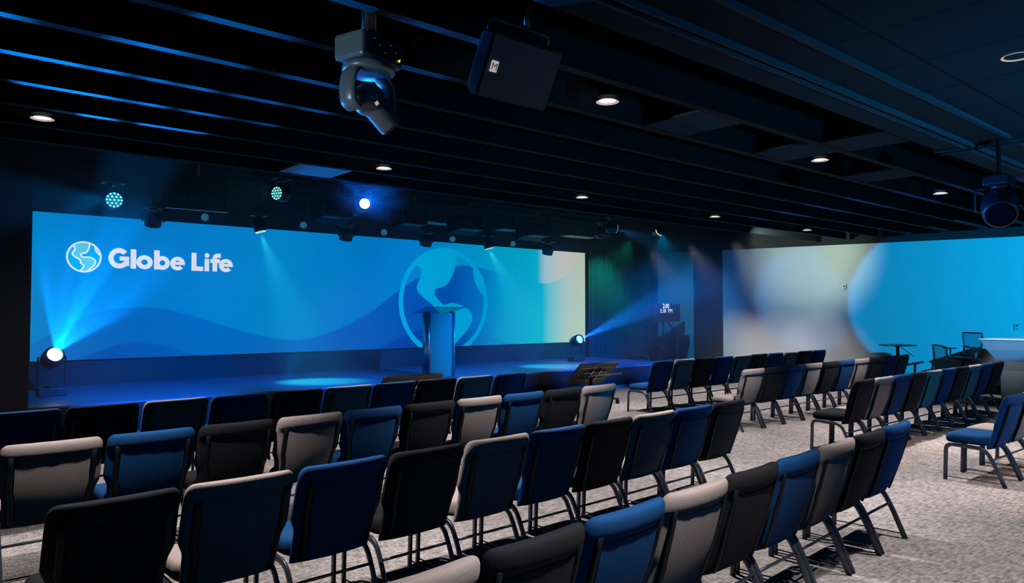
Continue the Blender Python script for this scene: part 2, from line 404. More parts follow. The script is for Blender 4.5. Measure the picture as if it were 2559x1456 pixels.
B_st = [(0, c_(0, 84, 176)), (ux(300), c_(0, 80, 174)), (ux(500), c_(0, 92, 184)), (ux(980), c_(0, 62, 164)), (ux(1140), c_(0, 62, 166)), (ux(1240), c_(0, 140, 196)), (1, c_(0, 160, 196))]
flat('low_wave', [B1 + [(B1[-1][0], 0), (B1[0][0], 0)], B2 + [(B2[-1][0], 0), (B2[0][0], 0)]], glow_ramp('screen_low_wave', B_st, None, -LW/2, LW/2), -.004)
# big globe
gl, gr = lx(996).x-ox, lx(1218).x-ox; R = (gr-gl)/2; gcx = (gl+gr)/2; gcz = lp(1107, 619)[1]-R; gth = lx(1007).x-lx(996).x
def clipz(pts): return [(a, max(b, 0)) for a, b in pts]
m_globe = glow_ramp('screen_globe', [(0, c_(0, 168, 220)), (1, c_(0, 160, 214))], None, gl, gr)
def ring_polys(cx, cz, R, th, clip=True, n=96):
    out = []
    for i in range(n):
        a, b = 2*PI*i/n, 2*PI*(i+1)/n
        q = [(cx+R*math.cos(a), cz+R*math.sin(a)), (cx+R*math.cos(b), cz+R*math.sin(b)), (cx+(R-th)*math.cos(b), cz+(R-th)*math.sin(b)), (cx+(R-th)*math.cos(a), cz+(R-th)*math.sin(a))]
        if clip:
            if max(p[1] for p in q) < .0: continue
            q = clipz(q)
        out.append(q)
    return out
def g5(x, y): return lp(970+x/5.2, 600+y/5.2)
inner = cr_([g5(*p) for p in ((352, 300), (395, 340), (430, 395), (425, 460), (395, 530), (370, 600), (378, 655), (410, 700), (480, 765), (545, 815), (590, 860), (650, 925), (690, 1000), (700, 1060), (755, 1110), (740, 1180), (715, 1260), (700, 1300))])
right = cr_([g5(*p) for p in ((760, 1340), (845, 1362), (900, 1310), (980, 1220), (1045, 1130), (1082, 1060), (1092, 1000), (1078, 945), (1040, 903), (980, 862), (910, 830), (840, 815), (780, 822), (730, 838), (690, 815), (650, 770), (610, 720),
        (602, 680), (615, 640), (645, 622), (690, 612), (740, 590), (790, 540), (830, 470), (860, 380), (880, 290), (892, 190))])
def arc_between(p, q, Rr, n=14):
    a0 = math.atan2(p[1]-gcz, p[0]-gcx); a1 = math.atan2(q[1]-gcz, q[0]-gcx)
    return [(gcx+Rr*math.cos(a0+(a1-a0)*i/n), gcz+Rr*math.sin(a0+(a1-a0)*i/n)) for i in range(n+1)]
land1 = inner + right + arc_between(right[-1], inner[0], R*.985)
l2 = cr_([g5(*p) for p in ((1104, 350), (1104, 440), (1125, 540), (1160, 620), (1200, 680), (1246, 718))])
land2 = l2 + arc_between(l2[-1], l2[0], R*.985)
flat('globe_emblem', ring_polys(gcx, gcz, R, gth), m_globe, -.006)
flat('globe_land', [land1, land2], m_globe, -.007)
# small logo
def g4(x, y): return lp(x/4, 380+y/4)
lcx = .5*(g4(658, 1045)[0]+g4(1015, 1060)[0]); lR = .5*(g4(1015, 1060)[0]-g4(658, 1045)[0]); lcz = .5*(g4(830, 895)[1]+g4(838, 1197)[1])
m_white = glow('screen_white', c_(225, 228, 236)); m_lb = glow('screen_logo_blue', c_(0, 165, 216)); m_lt = glow('screen_logo_teal', c_(88, 200, 208))
disc = [(lcx+lR*.95*math.cos(2*PI*i/64), lcz+lR*.95*math.sin(2*PI*i/64)) for i in range(64)]
flat('logo_ocean', [disc], m_lb, -.006)
Ll = cr_([g4(*p) for p in ((735, 935), (748, 970), (722, 1008), (742, 1040), (798, 1074), (806, 1105), (834, 1132), (826, 1155), (800, 1185))])
Lr = cr_([g4(*p) for p in ((880, 1180), (930, 1140), (953, 1105), (945, 1078), (900, 1052), (830, 1048), (806, 1026), (822, 1012), (860, 1002), (884, 968), (897, 912))])
L3 = cr_([g4(*p) for p in ((948, 938), (956, 980), (975, 1008), (1003, 1035))])
flat('logo_land', [Ll + Lr + [g4(820, 905)], L3 + [g4(985, 985)]], m_lt, -.008)
def stroke(pts, w):
    out = []
    for (a, b), (c, d) in zip(pts, pts[1:]):
        l = math.hypot(c-a, d-b) or 1; nx, nz = -(d-b)/l*w/2, (c-a)/l*w/2; ex, ez = (c-a)/l*w*.15, (d-b)/l*w*.15
        out.append([(a-ex+nx, b-ez+nz), (c+ex+nx, d+ez+nz), (c+ex-nx, d+ez-nz), (a-ex-nx, b-ez-nz)])
    return out
flat('logo_outline', ring_polys(lcx, lcz, lR, lR*.11, False) + stroke(Ll, lR*.10) + stroke(Lr, lR*.10) + stroke(L3, lR*.09), m_white, -.010)
# lettering, drawn as strokes
def arcp(cx, cz, R_, th, a0, a1, sx=1, n=40):
    out = []
    for i in range(n):
        a, b = math.radians(a0+(a1-a0)*i/n), math.radians(a0+(a1-a0)*(i+1)/n)
        out.append([(cx+sx*R_*math.cos(a), cz+R_*math.sin(a)), (cx+sx*R_*math.cos(b), cz+R_*math.sin(b)), (cx+sx*(R_-th)*math.cos(b), cz+(R_-th)*math.sin(b)), (cx+sx*(R_-th)*math.cos(a), cz+(R_-th)*math.sin(a))])
    return out
def rect(a, b, c, d): return [[(a, c), (b, c), (b, d), (a, d)]]
T = .27
def let(ch):
    xr = .36
    if ch == 'G': return arcp(.5, .5, .52, .25, 42, 325) + rect(.52, 1.0, .38, .60) + rect(.76, 1.0, .12, .5), 1.0
    if ch == 'l': return rect(0, T, 0, .99), T
    if ch == 'o': return arcp(xr, xr-.01, xr+.005, .225, 0, 360, 1.08), .78
    if ch == 'b': return rect(0, T, 0, 1.0) + arcp(.41, xr-.01, xr+.005, .225, 0, 360, 1.0), .775
    if ch == 'e': return arcp(xr, xr-.01, xr+.005, .21, 0, 318, 1.03) + rect(.16, .735, .28, .44), .74
    if ch == 'L': return rect(0, T, 0, .97) + rect(0, .64, 0, .24), .64
    if ch == 'i': return rect(.0, T*.95, 0, .67) + arcp(.13, .86, .135, .134, 0, 360, 1.0, 20), T
    if ch == 'f': return rect(.13, .40, 0, .70) + rect(0, .56, .47, .68) + arcp(.40, .72, .27, .25, 75, 182) + rect(.40, .60, .765, .99), .60
lets = [('G', 1085, 1290), ('l', 1303, 1360), ('o', 1368, 1530), ('b', 1538, 1696), ('e', 1703, 1848), ('L', 1912, 2030), ('i', 2043, 2091), ('f', 2100, 2204), ('e', 2190, 2326)]
zb = .5*(g4(1330, 1162)[1] + g4(1940, 1186)[1]); zt = .5*(g4(1330, 968)[1] + g4(1940, 1002)[1]); hh = (zt-zb)
polys = []
for ch, a, b in lets:
    pl, wid = let(ch); xa, xb = g4(a, 1100)[0], g4(b, 1100)[0]
    for q in pl: polys.append([(xa+(xb-xa)*u/wid, zb+v*hh) for u, v in q])
flat('logo_lettering', polys, m_white, -.012)

# ------------------------------------------------------------------ chairs
def back_y(z): # rear surface of the backrest
    t = (z-.34)/.53; return -.158 - .172*t - .010*math.sin(PI*t)
def halfw(z):
    t = (z-.34)/.53
    if t < .34: return .238 + .008*t/.34
    if t < .50: s = (t-.34)/.16; s = s*s*(3-2*s); return .246 + .028*s
    return .274 - .004*(t-.50)/.50
def make_chair(name, kind):
    t = thing(name, 'x', 'chair')
    fm = M[kind]
    # backrest pad
    bm = nb(); rings = []; n = 44
    zs = [.345, .348, .36, .40, .45, .50, .52, .54, .56, .58, .60, .62, .66, .72, .765, .785, .80, .82, .845, .860, .869, .872]
    for z in zs:
        w = halfw(z); k = 1
        if z > .82: k = math.sqrt(max(0, 1-((z-.82)/.054)**2))
        wk = w - (.042*(1-k)); th = .034*(.35+.65*k if z > .82 else 1)
        if z < .36: th = .034*(.5+.5*(z-.345)/.015)
        roll = max(0, min(1, (z-.765)/.03)); th *= 1 + .32*roll; cyy = back_y(z)+.036-.007*roll; rr = []
        for i in range(n):
            a = 2*PI*i/n; ca, sa = math.cos(a), math.sin(a)
            xx = math.copysign(abs(ca)**.42, ca)*wk; yy = math.copysign(abs(sa)**.75, sa)*th
            rr.append(bm.verts.new((xx, cyy + yy + .42*xx*xx, z)))
        rings.append(rr)
    for a, b in zip(rings, rings[1:]): bridge(bm, a, b)
    cap(bm, rings[0], 0, True); cap(bm, rings[-1])
    bk = obj('backrest', bm, fm, t, True)
    # rear panel
    bm = nb(); cols = []
    for i in range(13):
        x = -.196 + .392*i/12; col = []
        for j in range(9):
            z = .385 + (.765-.385)*j/8; xs = x*min(1, halfw(z)/.262)
            bulge = .006*math.sin(PI*j/8)
            col.append(bm.verts.new((xs, back_y(z)-.004-bulge + .42*xs*xs, z)))
        cols.append(col)
    for a, b in zip(cols, cols[1:]):
        for j in range(8): f = bm.faces.new((a[j], b[j], b[j+1], a[j+1])); f.smooth = True
    obj('rear_panel', bm, fm, t)
    for s in (-1, 1):
        bm = nb(); pts = []
        for j in range(9):
            z = .365 + (.80-.365)*j/8; xs = s*.216*min(1, halfw(z)/.262); pts.append((xs, back_y(z)-.006+.42*xs*xs, z))
        tube(bm, pts, .016, .008, 8, u0=(1, 0, 0)); obj('back_rail', bm, M['rail'], t, True)
    # seat
    bm = nb(); rings = []
    for z, k, in ((.375, .93), (.385, .975), (.41, 1.0), (.44, 1.0), (.462, .965), (.472, .90), (.475, .6)):
        rr = []
        for i in range(44):
            a = 2*PI*i/44; ca, sa = math.cos(a), math.sin(a)
            xx = math.copysign(abs(ca)**.35, ca); yy = math.copysign(abs(sa)**.35, sa)
            yl = .065 + yy*.225*k; wv = (.255 if yl > -.05 else .215+.04*max(0, (yl+.17)/.12))
            drop = -.018*max(0, (yl-.18)/.1)**2 if z > .44 else 0
            rr.append(bm.verts.new((xx*wv*k, yl, z+drop)))
        rings.append(rr)
    for a, b in zip(rings, rings[1:]): bridge(bm, a, b)
    cap(bm, rings[0], 0, True); cap(bm, rings[-1])
    obj('seat', bm, fm, t, True)
    # side frames: front leg, rail under the seat and rear leg in one bent tube
    for s in (-1, 1):
        bm = nb(); x = s*.250
        pts = fillet([(x, .275, 0), (x, .262, .36), (x, .08, .352), (x, -.085, .345), (x, -.155, .22), (x, -.25, 0)], .07, 6)
        tube(bm, pts, .013, .020, 12, u0=(1, 0, 0)); obj('leg_frame', bm, M['chair_metal'], t, True)
        bm = nb(); tube(bm, [(x, -.235, .035), (x, .27, .035)], .0045, n=6); obj('side_rod', bm, M['chair_metal'], t, True)
    bm = nb(); tube(bm, [(-.25, -.145, .245), (.25, -.145, .245)], .009, n=8)
    obj('crossbar', bm, M['chair_metal'], t, True)
    return t
protos = {k: make_chair('banquet_chair', k) for k in ('grey', 'blue', 'charcoal')}
used = set()
CN = {'grey': 'warm grey', 'blue': 'bright blue', 'charcoal': 'charcoal'}
ORD = ['first', 'second', 'third', 'fourth', 'fifth', 'sixth', 'seventh', 'eighth', 'ninth', 'tenth']
def row(p0, p1, n, seq, block, rowname, extra=None, z=.985, sh=.045):
    """p0,p1: plan position of the right end of the first and last back top"""
    p0, p1 = V(*p0, 0)*z, V(*p1, 0)*z; d = (p1-p0); step = d.length/(n-1); ang = math.atan2(d.y, d.x); d.normalize()
    sc_ = min(1.06, max(.97, step/.567)); nrm = V(-d.y, d.x, 0)
    for i in range(n):
        k = seq[i % len(seq)]
        pos = p0 + d*(step*i) - d*(.268*sc_+.02-sh) + nrm*.312
        e = (extra or {}).get(i, '')
        if not e: e = 'end chair on the right' if i == n-1 else ORD[i] + ' from the left'
        lb = '%s upholstered chair, %s, %s of the %s' % (CN[k], e, rowname, block)
        rz = ang + random.uniform(-.015, .015)
        if k not in used:
            used.add(k); c = protos[k]; c.location = pos; c.rotation_euler = (0, 0, rz); c['label'] = lb; c['group'] = 'upholstered chairs in rows'; c.scale = (sc_, 1, 1.014)
        else: dup(protos[k], pos, rz, lb, 'upholstered chairs in rows', (sc_, 1, 1.014))
G, B, K = 'grey', 'blue', 'charcoal'
row((1.105, 7.22), (6.63, 7.50), 10, [B, K, G], 'left seating block', 'front row')
row((1.06, 5.40), (6.37, 5.65), 10, [G, B, K], 'left seating block', 'second row')
row((1.02, 3.58), (6.14, 3.84), 10, [K, G, B], 'left seating block', 'third row')
row((1.55, 1.93), (5.93, 2.28), 9, [G, K, B], 'left seating block', 'nearest row', sh=.0)
row((10.33, 7.84), (15.86, 7.9), 10, [B, G, K], 'right seating block', 'front row')
row((9.85, 5.83), (15.25, 5.92), 10, [G, K, B], 'right seating block', 'second row')
row((9.32, 4.015), (14.30, 4.05), 10, [K, G, B], 'right seating block', 'third row')
row((8.655, 2.27), (9.75, 2.27), 3, [B, G, K], 'right seating block', 'nearest row', z=1)

# ------------------------------------------------------------------ stage lamps
def head_mesh(bm, c, d, r, L):
    lathe(bm, c, d, [(-L*.55, r*.25), (-L*.5, r*.6), (-L*.35, r*.9), (-L*.1, r*1.0), (L*.2, r*.98), (L*.42, r*.93), (L*.45, r*.86)], 24)
def make_head(name, label, cat, base, aim, r=.13, L=.30, kind='off', group=None, up=True, drop=.34, pipe=None, body='softblack', bs=1):
    """base: point where the base meets its support; aim: direction of the lens; up=True hangs from above"""
    t = thing(name, label, cat, base, 0, group); s = -1 if up else 1
    aim = Vector(aim).normalized(); c = V(0, 0, s*drop)
    bm = nb(); box(bm, -.15*bs, .15*bs, -.11*bs, .11*bs, min(0, s*.10*bs), max(0, s*.10*bs), bev=.012); obj('base', bm, M[body], t)
    side = aim.cross(V(0, 0, 1))
    if side.length < .05: side = V(1, 0, 0)
    side.normalize()
    bm = nb(); w = r*1.22; top = V(0, 0, s*.12*bs)
    lathe(bm, V(0, 0, s*.10*bs), (0, 0, s), [(0, .08*bs), (.03, .075*bs)], 20)
    for q in (-1, 1):
        tube(bm, fillet([top + side*(q*.02), top + side*(q*w), c + side*(q*w), c + side*(q*w) + V(0, 0, s*.03)], .05, 4), .014, .028, 10, u0=tuple(side))
    obj('yoke', bm, M[body], t, True)
    bm = nb(); head_mesh(bm, c, aim, r, L); hd = obj('head', bm, M[body], t, True)
    fr = c + aim*(L*.455); u, wv = frame_of(aim)
    if kind in ('led', 'ledteal'):
        bm = nb(); lathe(bm, fr-aim*.004, aim, [(0, r*.88), (.008, r*.88)], 28); obj('lens_ring', bm, M['led_cyan' if kind == 'led' else 'led_teal'], hd)
        bm = nb(); pts = [(0, 0)] + [(.42*math.cos(a*PI/3), .42*math.sin(a*PI/3)) for a in range(6)] + [(.76*math.cos(a*PI/6), .76*math.sin(a*PI/6)) for a in range(12)]
        for a, b in pts: lathe(bm, fr + u*(a*r) + wv*(b*r) + aim*.004, aim, [(0, r*.095), (.008, r*.085)], 10)
        obj('led_array', bm, M['led_white'], hd)
    elif kind in ('hot', 'blue'):
        bm = nb(); lathe(bm, fr, aim, [(0, r*.66), (.02, r*.45), (.028, .01)], 24); obj('lens', bm, M['lens_hot' if kind == 'hot' else 'lens_blue'], hd, True)
        bm = nb(); 
        rs = [ring(bm, fr + aim*tt, u, wv, q, q, 24) for tt, q in ((-.01, r*.86), (.03, r*.84), (.03, r*.72), (0, r*.68))]
        for a, b in zip(rs, rs[1:]): bridge(bm, a, b)
        obj('front_collar', bm, M[body], hd, True)
    else:
        bm = nb(); lathe(bm, fr, aim, [(0, r*.8), (.006, r*.7)], 24); obj('lens', bm, M['dim_lens' if kind == 'dim' else 'deck'], hd)
    if up and pipe:
        bm = nb(); tube(bm, [(0, 0, 0), (0, 0, pipe-base[2])], .022, n=8); box(bm, -.04, .04, -.05, .05, pipe-base[2]-.05, pipe-base[2]+.03); obj('clamp', bm, M['baffle'], t)
    return t, Vector(base)+c+aim*(L*.5)

PZ = 4.35
def at(px, py, Y): return on_y(px, py, Y)
# two wash lamps at the left and one at the right, seen from the front or side
p = at(283, 500, 11.75); a1 = V(-.10, -1, -.10)
t, l1 = make_head('wash_light', 'wash light with lit white led dots above the left end of the screen', 'stage light', (p.x, 11.75, p.z+.34), a1, .125, .26, 'led', 'round led wash lamps', pipe=PZ)
spot(l1, l1+V(-1, -.35, -.16), 600, (.0, .30, 1), 38, .6, .04)
p = at(700, 485, 11.75)
t, l2 = make_head('wash_light', 'wash light turned left showing a narrow oval of led dots', 'stage light', (p.x+.03, 11.75, p.z+.34), (-.97, -.45, 0), .125, .26, 'ledteal', 'round led wash lamps', pipe=PZ)
spot(l2, l2+V(-1, -.5, -.1), 8, (.1, .9, .8), 60, .6, .04)
# row of wash lamps close in front of the screen
xs = [at(383, 560, 13.4).x, at(647, 566, 13.4).x, at(865, 590, 13.4).x, at(1065, 605, 13.4).x, at(1219, 610, 13.4).x, at(1369, 628, 13.4).x]
nm = ['dark wash light poking over the screen edge, above the screen lettering', 'wash light shining a green beam down near the screen lettering', 'dark wash light poking over the screen edge, mid screen',
      'dark wash light poking over the screen edge, above the big globe', 'wash light shining a teal beam down just right of the big globe', 'dark wash light hanging over the pale end of the screen']
for i, x in enumerate(xs):
    on = i in (1, 4)
    if on:
        t, l = make_head('wash_light', nm[i], 'stage light', (x, 13.4, 3.58), (.22, -.15, -1), .115, .26, 'ledteal' if i == 1 else 'led', 'round led wash lamps', pipe=PZ, drop=.27)
        spot(l+V(0, 0, -.03), l+V(.28 if i == 1 else .45, -.30, -1), 1500 if i == 1 else 1300, (.03, .85, .62) if i == 1 else (.05, .8, .7), 34, .9, .04)
    else: make_head('wash_light', nm[i], 'stage light', (x, 13.4, 3.55), (0, .25, -1), .14, .26, 'off', 'round led wash lamps', pipe=PZ, drop=.29)
for i, px_py in enumerate(((518, 541), (764, 561), (965, 579), (1136, 596), (1287, 608))):
    p = at(*px_py, 14.1)
    wh = ['leftmost', 'second from the left', 'middle', 'fourth from the left', 'rightmost'][i]
    make_head('par_light', 'small dim par lamp just above the screen, %s of five' % wh, 'stage light', (p.x, 14.2, p.z+.20), (-.45, -.9, -.1), .085, .14, 'dim', 'small par lamps above the screen', pipe=PZ, drop=.20, bs=.5)
# bright mover and its beam
p = at(918, 515, 11.3)
t, l3 = make_head('moving_head_light', 'moving head with a dazzling blue-white lens above mid screen', 'stage light', (p.x, 11.45, p.z+.38), (-.35, -1, .0), .13, .32, 'hot', 'moving head spot lamps', pipe=PZ)
tgt = on_z(960, 408, ZB)
spot(l3+V(0, -.05, .02), (tgt.x, tgt.y, ZB), 2500, (.0, .13, 1), 30, .3, .02, gobo=9)
# right hand lamps
p = at(1532, 570, 11.6)
t, l4 = make_head('wash_light', 'wash light seen edge on throwing a blue beam right of the screen', 'stage light', (p.x-.06, 11.6, p.z+.34), (.95, -.45, -.12), .125, .26, 'led', 'round led wash lamps', pipe=PZ)
spot(l4+V(.03, 0, 0), l4+V(1, -.3, -.28), 450, (.03, .35, 1), 30, .5, .03)
p = at(1645, 580, 11.0)
t, l5 = make_head('moving_head_light', 'black moving head with a pale crescent rim, left of the lit right wall', 'stage light', (p.x, 11.0, p.z+.36), (-.5, -1, .1), .13, .30, 'off', 'moving head spot lamps', pipe=PZ)
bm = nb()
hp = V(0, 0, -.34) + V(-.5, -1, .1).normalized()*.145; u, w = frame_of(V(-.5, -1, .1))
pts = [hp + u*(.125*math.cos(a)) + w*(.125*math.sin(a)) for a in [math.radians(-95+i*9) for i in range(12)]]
tube(bm, pts, .009, n=6); obj('rim', bm, M['tv_text'], t)  # glowing crescent, a highlight put on the edge of the unlit lamp
p = at(1512, 583, 12.2)
make_head('moving_head_light', 'black moving head with a small blue glint beside the curtain', 'stage light', (p.x-.1, 12.2, p.z+.34), (.85, -.5, -.05), .15, .32, 'blue', 'moving head spot lamps', pipe=PZ)
# far right lamp
p = on_y(2500, 520, 3.15)
pp = V(0, 0, CAMZ) + ray(2498, 512)*7.6
t, l6 = make_head('moving_head_light', 'large moving head hanging at the far right, rim lit vivid blue', 'stage light', (pp.x, pp.y, pp.z+.30), (-.75, -.25, -.55), .17, .38, 'off', 'moving head spot lamps', pipe=4.35, drop=.32)
# big near moving head
D = 4.6; pb = V(0, 0, CAMZ) + ray(922, 135)*D
t = thing('moving_head_light', 'large near moving head on a ceiling pole, head tilted down right', 'stage light', (pb.x, pb.y, pb.z), math.radians(18), 'moving head spot lamps')
bm = nb(); box(bm, -.185, .185, -.12, .12, -.075, .085, bev=.02); obj('base', bm, M['plastic'], t)
bm = nb(); box(bm, -.14, .165, -.127, -.119, -.05, .07)
for i in range(5): box(bm, -.12+i*.055, -.09+i*.055, -.134, -.126, -.02+.02*(i % 2), .02+.02*(i % 2))
obj('rear_panel', bm, M['softblack'], t)
bm = nb()
for i in range(6): lathe(bm, (-.10+i*.048, -.134, .045-.03*(i % 3)), (0, -1, 0), [(0, .010), (.012, .008)], 10)
obj('connector', bm, M['chrome'], t)
bm = nb(); lathe(bm, (.135, -.13, -.03), (0, -1, 0), [(0, .007), (.006, .006)], 10); obj('status_light', bm, M['yellow_led'], t)
bm = nb(); lathe(bm, (0, 0, -.075), (0, 0, -1), [(0, .155), (.02, .165), (.045, .165), (.06, .13)], 32)
for q in (-1, 1):
    tube(bm, smooth_path([(q*.10, 0, -.115), (q*.165, 0, -.16), (q*.185, 0, -.25), (q*.175, 0, -.34), (q*.125, 0, -.37)], 5), .026, .065, 14, u0=(1, 0, 0)); tube(bm, [(q*.175, 0, -.29), (q*.10, 0, -.29)], .05, n=16)
obj('yoke', bm, M['plastic'], t, True)
am = V(.62, -.35, -.72).normalized(); hc = V(0, 0, -.29)
bm = nb(); lathe(bm, hc, am, [(-.104, .01)] + [(-.105*math.cos(q*PI/16), .105*math.sin(q*PI/16)) for q in range(1, 11)] + [(.055, .086), (.075, .078), (.20, .078), (.22, .068)], 32); hd = obj('head', bm, M['plastic'], t, True)
bm = nb(); lathe(bm, hc+am*.221, am, [(0, .07), (.004, .06)], 24); obj('lens', bm, M['tv_black'], hd)
bm = nb(); lathe(bm, hc+V(-.25, -.88, -.40).normalized()*.1035, V(-.25, -.88, -.40), [(0, .016), (.003, .016)], 4); obj('sticker', bm, M['white_glow'], hd)
bm = nb(); tube(bm, [(0, 0, .08), (0, 0, 4.33-pb.z)], .045, n=16); box(bm, -.06, .06, -.05, .05, .08, .13); obj('pole', bm, M['softblack'], t)
spot((pb.x-1.2, pb.y+2.6, 2.2), (pb.x, pb.y, pb.z-.25), 260, (.0, .3, 1), 14, .3, .05)  # added spot without a fixture, blue light on the lamp from below
# floor movers
def floor_head(name, label, px, py, Y, aim, kind):
    p = at(px, py, Y); dr = p.z - SZ
    return make_head(name, label, 'stage light', (p.x, Y, SZ), aim, .15, .34, kind, 'moving head lamps standing on the stage', up=False, drop=max(.34, dr), bs=1.25)
T1 = on_z(540, 150, ZB)
t, f1 = floor_head('moving_head_light', 'dark moving head on the stage floor at left with a white hot lens', 130, 895, 13.0, (.10, -1, .42), 'hot')
spot(f1+V(0, -.03, .03), T1, 15000, (.0, .24, 1), 22, .25, .02, gobo=14)
spot(f1+V(0, -.03, .03), f1+V(.20, -.9, .95), 2200, (.0, .30, 1), 17, .5, .02)
T2 = V(0, 0, CAMZ) + ray(1752, 700)*15.5
t, f2 = floor_head('moving_head_light', 'dark moving head at the right foot of the screen throwing a blue beam', 1440, 852, 13.5, (T2-V(13.9, 13.5, .9)), 'blue')
spot(f2+V(.05, -.03, .02), T2, 11000, (.005, .18, 1), 15, .8, .02)
# black box fixtures with flaps
for i, (px, w_) in enumerate(((845, .55), (1035, .5), (1175, .55), (1345, .6))):
    p = at(px, 545, 12.7)
    t = thing('flood_light', 'black boxy flood lamp with flaps above the screen, %s' % ['leftmost of four', 'second of four from the left', 'third of four from the left', 'rightmost of four'][i], 'stage light', (p.x, 12.7, 3.62), 0, 'black flood lamps with flaps')
    bm = nb(); box(bm, -w_/2, w_/2, -.14, .14, -.14, .14, bev=.02); obj('housing', bm, M['softblack'], t)
    bm = nb()
    for s in (-1, 1):
        vs4 = [bm.verts.new(q) for q in ((s*w_/2, .14, -.12), (s*w_/2, .14, .12), (s*(w_/2+.12), .34, .16), (s*(w_/2+.12), .34, -.20))]; bm.faces.new(vs4)
        vs4 = [bm.verts.new(q) for q in ((-w_/2, .14, s*.12), (w_/2, .14, s*.12), (w_/2+.08, .32, s*.22), (-w_/2-.08, .32, s*.22))]; bm.faces.new(vs4)
    o = obj('flap', bm, M['softblack'], t); md = o.modifiers.new('s', 'SOLIDIFY'); md.thickness = .006
    bm = nb(); tube(bm, fillet([(-w_/2-.02, 0, 0), (-w_/2-.02, 0, .28), (w_/2+.02, 0, .28), (w_/2+.02, 0, 0)], .05), .01, .02, 8); tube(bm, [(0, 0, .28), (0, 0, PZ-3.62)], .02, n=8); obj('bracket', bm, M['softblack'], t)
# pale panels lit by the screen
for i, (a, b) in enumerate(((796, 888), (1048, 1126), (1250, 1310), (1415, 1480))):
    xa, xb = at(a, 560, 13.9).x, at(b, 560, 13.9).x
    t = thing('reflector_panel', 'thin pale panel glowing above the screen, %s' % ['leftmost of four', 'second of four from the left', 'third of four from the left', 'rightmost of four'][i], 'panel', ((xa+xb)/2, 13.9, 3.735), 0, 'pale panels hung above the screen')
    bxo('board', (-(xb-xa)/2, (xb-xa)/2, -.18, .22, 0, .02), M['panel'], t)
    bm = nb()
    for s in (-1, 1): tube(bm, [(s*(xb-xa)*.4, .0, .02), (s*(xb-xa)*.4, .0, 4.35-3.735)], .006, n=6)
    obj('hanger', bm, M['black'], t)
# hanging display seen from behind
a, b = at(416, 517, 12.0), at(568, 530, 12.0); zz = (a.z+b.z)/2
t = thing('hanging_display', 'black flat display hanging above the screen left part, seen from behind', 'display', ((a.x+b.x)/2, 12.0, zz))
wd_ = (b.x-a.x)/2
bxo('casing', (-wd_, wd_, -.03, .03, 0, .52), M['softblack'], t, bev=.008)
bm = nb(); box(bm, -wd_-.012, wd_+.012, -.04, .04, -.012, .004); box(bm, -wd_-.012, -wd_+.004, -.04, .04, 0, .52); box(bm, wd_-.004, wd_+.012, -.04, .04, 0, .52); obj('frame', bm, M['plastic'], t)
bm = nb(); tube(bm, [(0, 0, .5), (0, 0, 4.35-zz)], .03, n=10); box(bm, -.15, .15, -.06, -.03, .15, .4); obj('mount', bm, M['softblack'], t)
# indicator on the ceiling at left
p = on_z(146, 342, ZB); o = bxo('indicator_sign', (p.x-.05, p.x+.05, p.y-.02, p.y+.02, p.z-.0, p.z+.09), M['green_led'])
t = thing('ceiling_indicator', 'tiny glowing green indicator at the upper left of the ceiling', 'indicator light', (p.x, 9.6, 3.4)); bpy.data.objects.remove(o)
q = at(146, 341, 9.6); t.location = (q.x, 9.6, q.z-.05)
bxo('housing', (-.06, .06, 0, .05, -.01, .11), M['softblack'], t)
bm = nb(); box(bm, -.045, .045, -.006, 0, 0, .042); box(bm, -.045, .045, -.006, 0, .052, .095); obj('lit_face', bm, M['green_led'], t)
bm = nb(); tube(bm, [(0, .025, .1), (0, .025, 4.35-q.z+.05)], .01, n=6); obj('stem', bm, M['softblack'], t)

# loudspeaker
D = 4.75; pc = V(0, 0, CAMZ) + ray(1302, 184)*D
t = thing('loudspeaker', 'black box loudspeaker tilted down from the ceiling with a white badge', 'loudspeaker', tuple(pc))
t.rotation_euler = (math.radians(28), 0, math.radians(0))
bm = nb()   # front faces -Y; sides taper to the rear
f4 = [(-.30, -.2), (.30, -.2), (.30, .2), (-.30, .2)]; b4 = [(-.22, -.17), (.22, -.17), (.22, .17), (-.22, .17)]
va = [bm.verts.new((x, 0, z)) for x, z in f4]; vb = [bm.verts.new((x*1.0, .10, z)) for x, z in f4]; vc = [bm.verts.new((x, .24, z)) for x, z in b4]
cap(bm, va, 0, True); bridge(bm, va, vb, 0, False); bridge(bm, vb, vc, 0, False); cap(bm, vc)
bmesh.ops.bevel(bm, geom=bm.edges[:], offset=.012, segments=2, affect='EDGES')
obj('cabinet', bm, mat('speaker_paint', (.012, .02, .035), .42), t)
bm = nb(); N = 12; cols = []
for i in range(N+1):
    x = -.285 + .57*i/N; yy = -.022*math.cos((x/.285)*PI/2)-.003; cols.append([bm.verts.new((x, yy, -.187)), bm.verts.new((x, yy, .187))])
for a, b in zip(cols, cols[1:]): f = bm.faces.new((a[0], b[0], b[1], a[1])); f.smooth = True
obj('grille', bm, mat('speaker_grille', (.030, .080, .13), .5, noise=(400, .4, .4)), t)
bm = nb(); box(bm, -.262, -.206, -.018, -.012, -.035, .035, bev=.004); bg = obj('badge', bm, M['white_glow'], t)
tc_ = bpy.data.curves.new('M', 'FONT'); tc_.body = 'M'; tc_.size = .062; tc_.align_x = 'CENTER'
to = bpy.data.objects.new('txt', tc_); C.objects.link(to); bpy.context.view_layer.update()
me = bpy.data.meshes.new_from_object(to.evaluated_get(bpy.context.evaluated_depsgraph_get())); bpy.data.objects.remove(to)
me.materials.append(M['black']); o = bpy.data.objects.new('badge_letter', me); C.objects.link(o); o.parent = bg; o.rotation_euler = (PI/2, 0, 0); o.location = (-.234, -.0195, -.021)
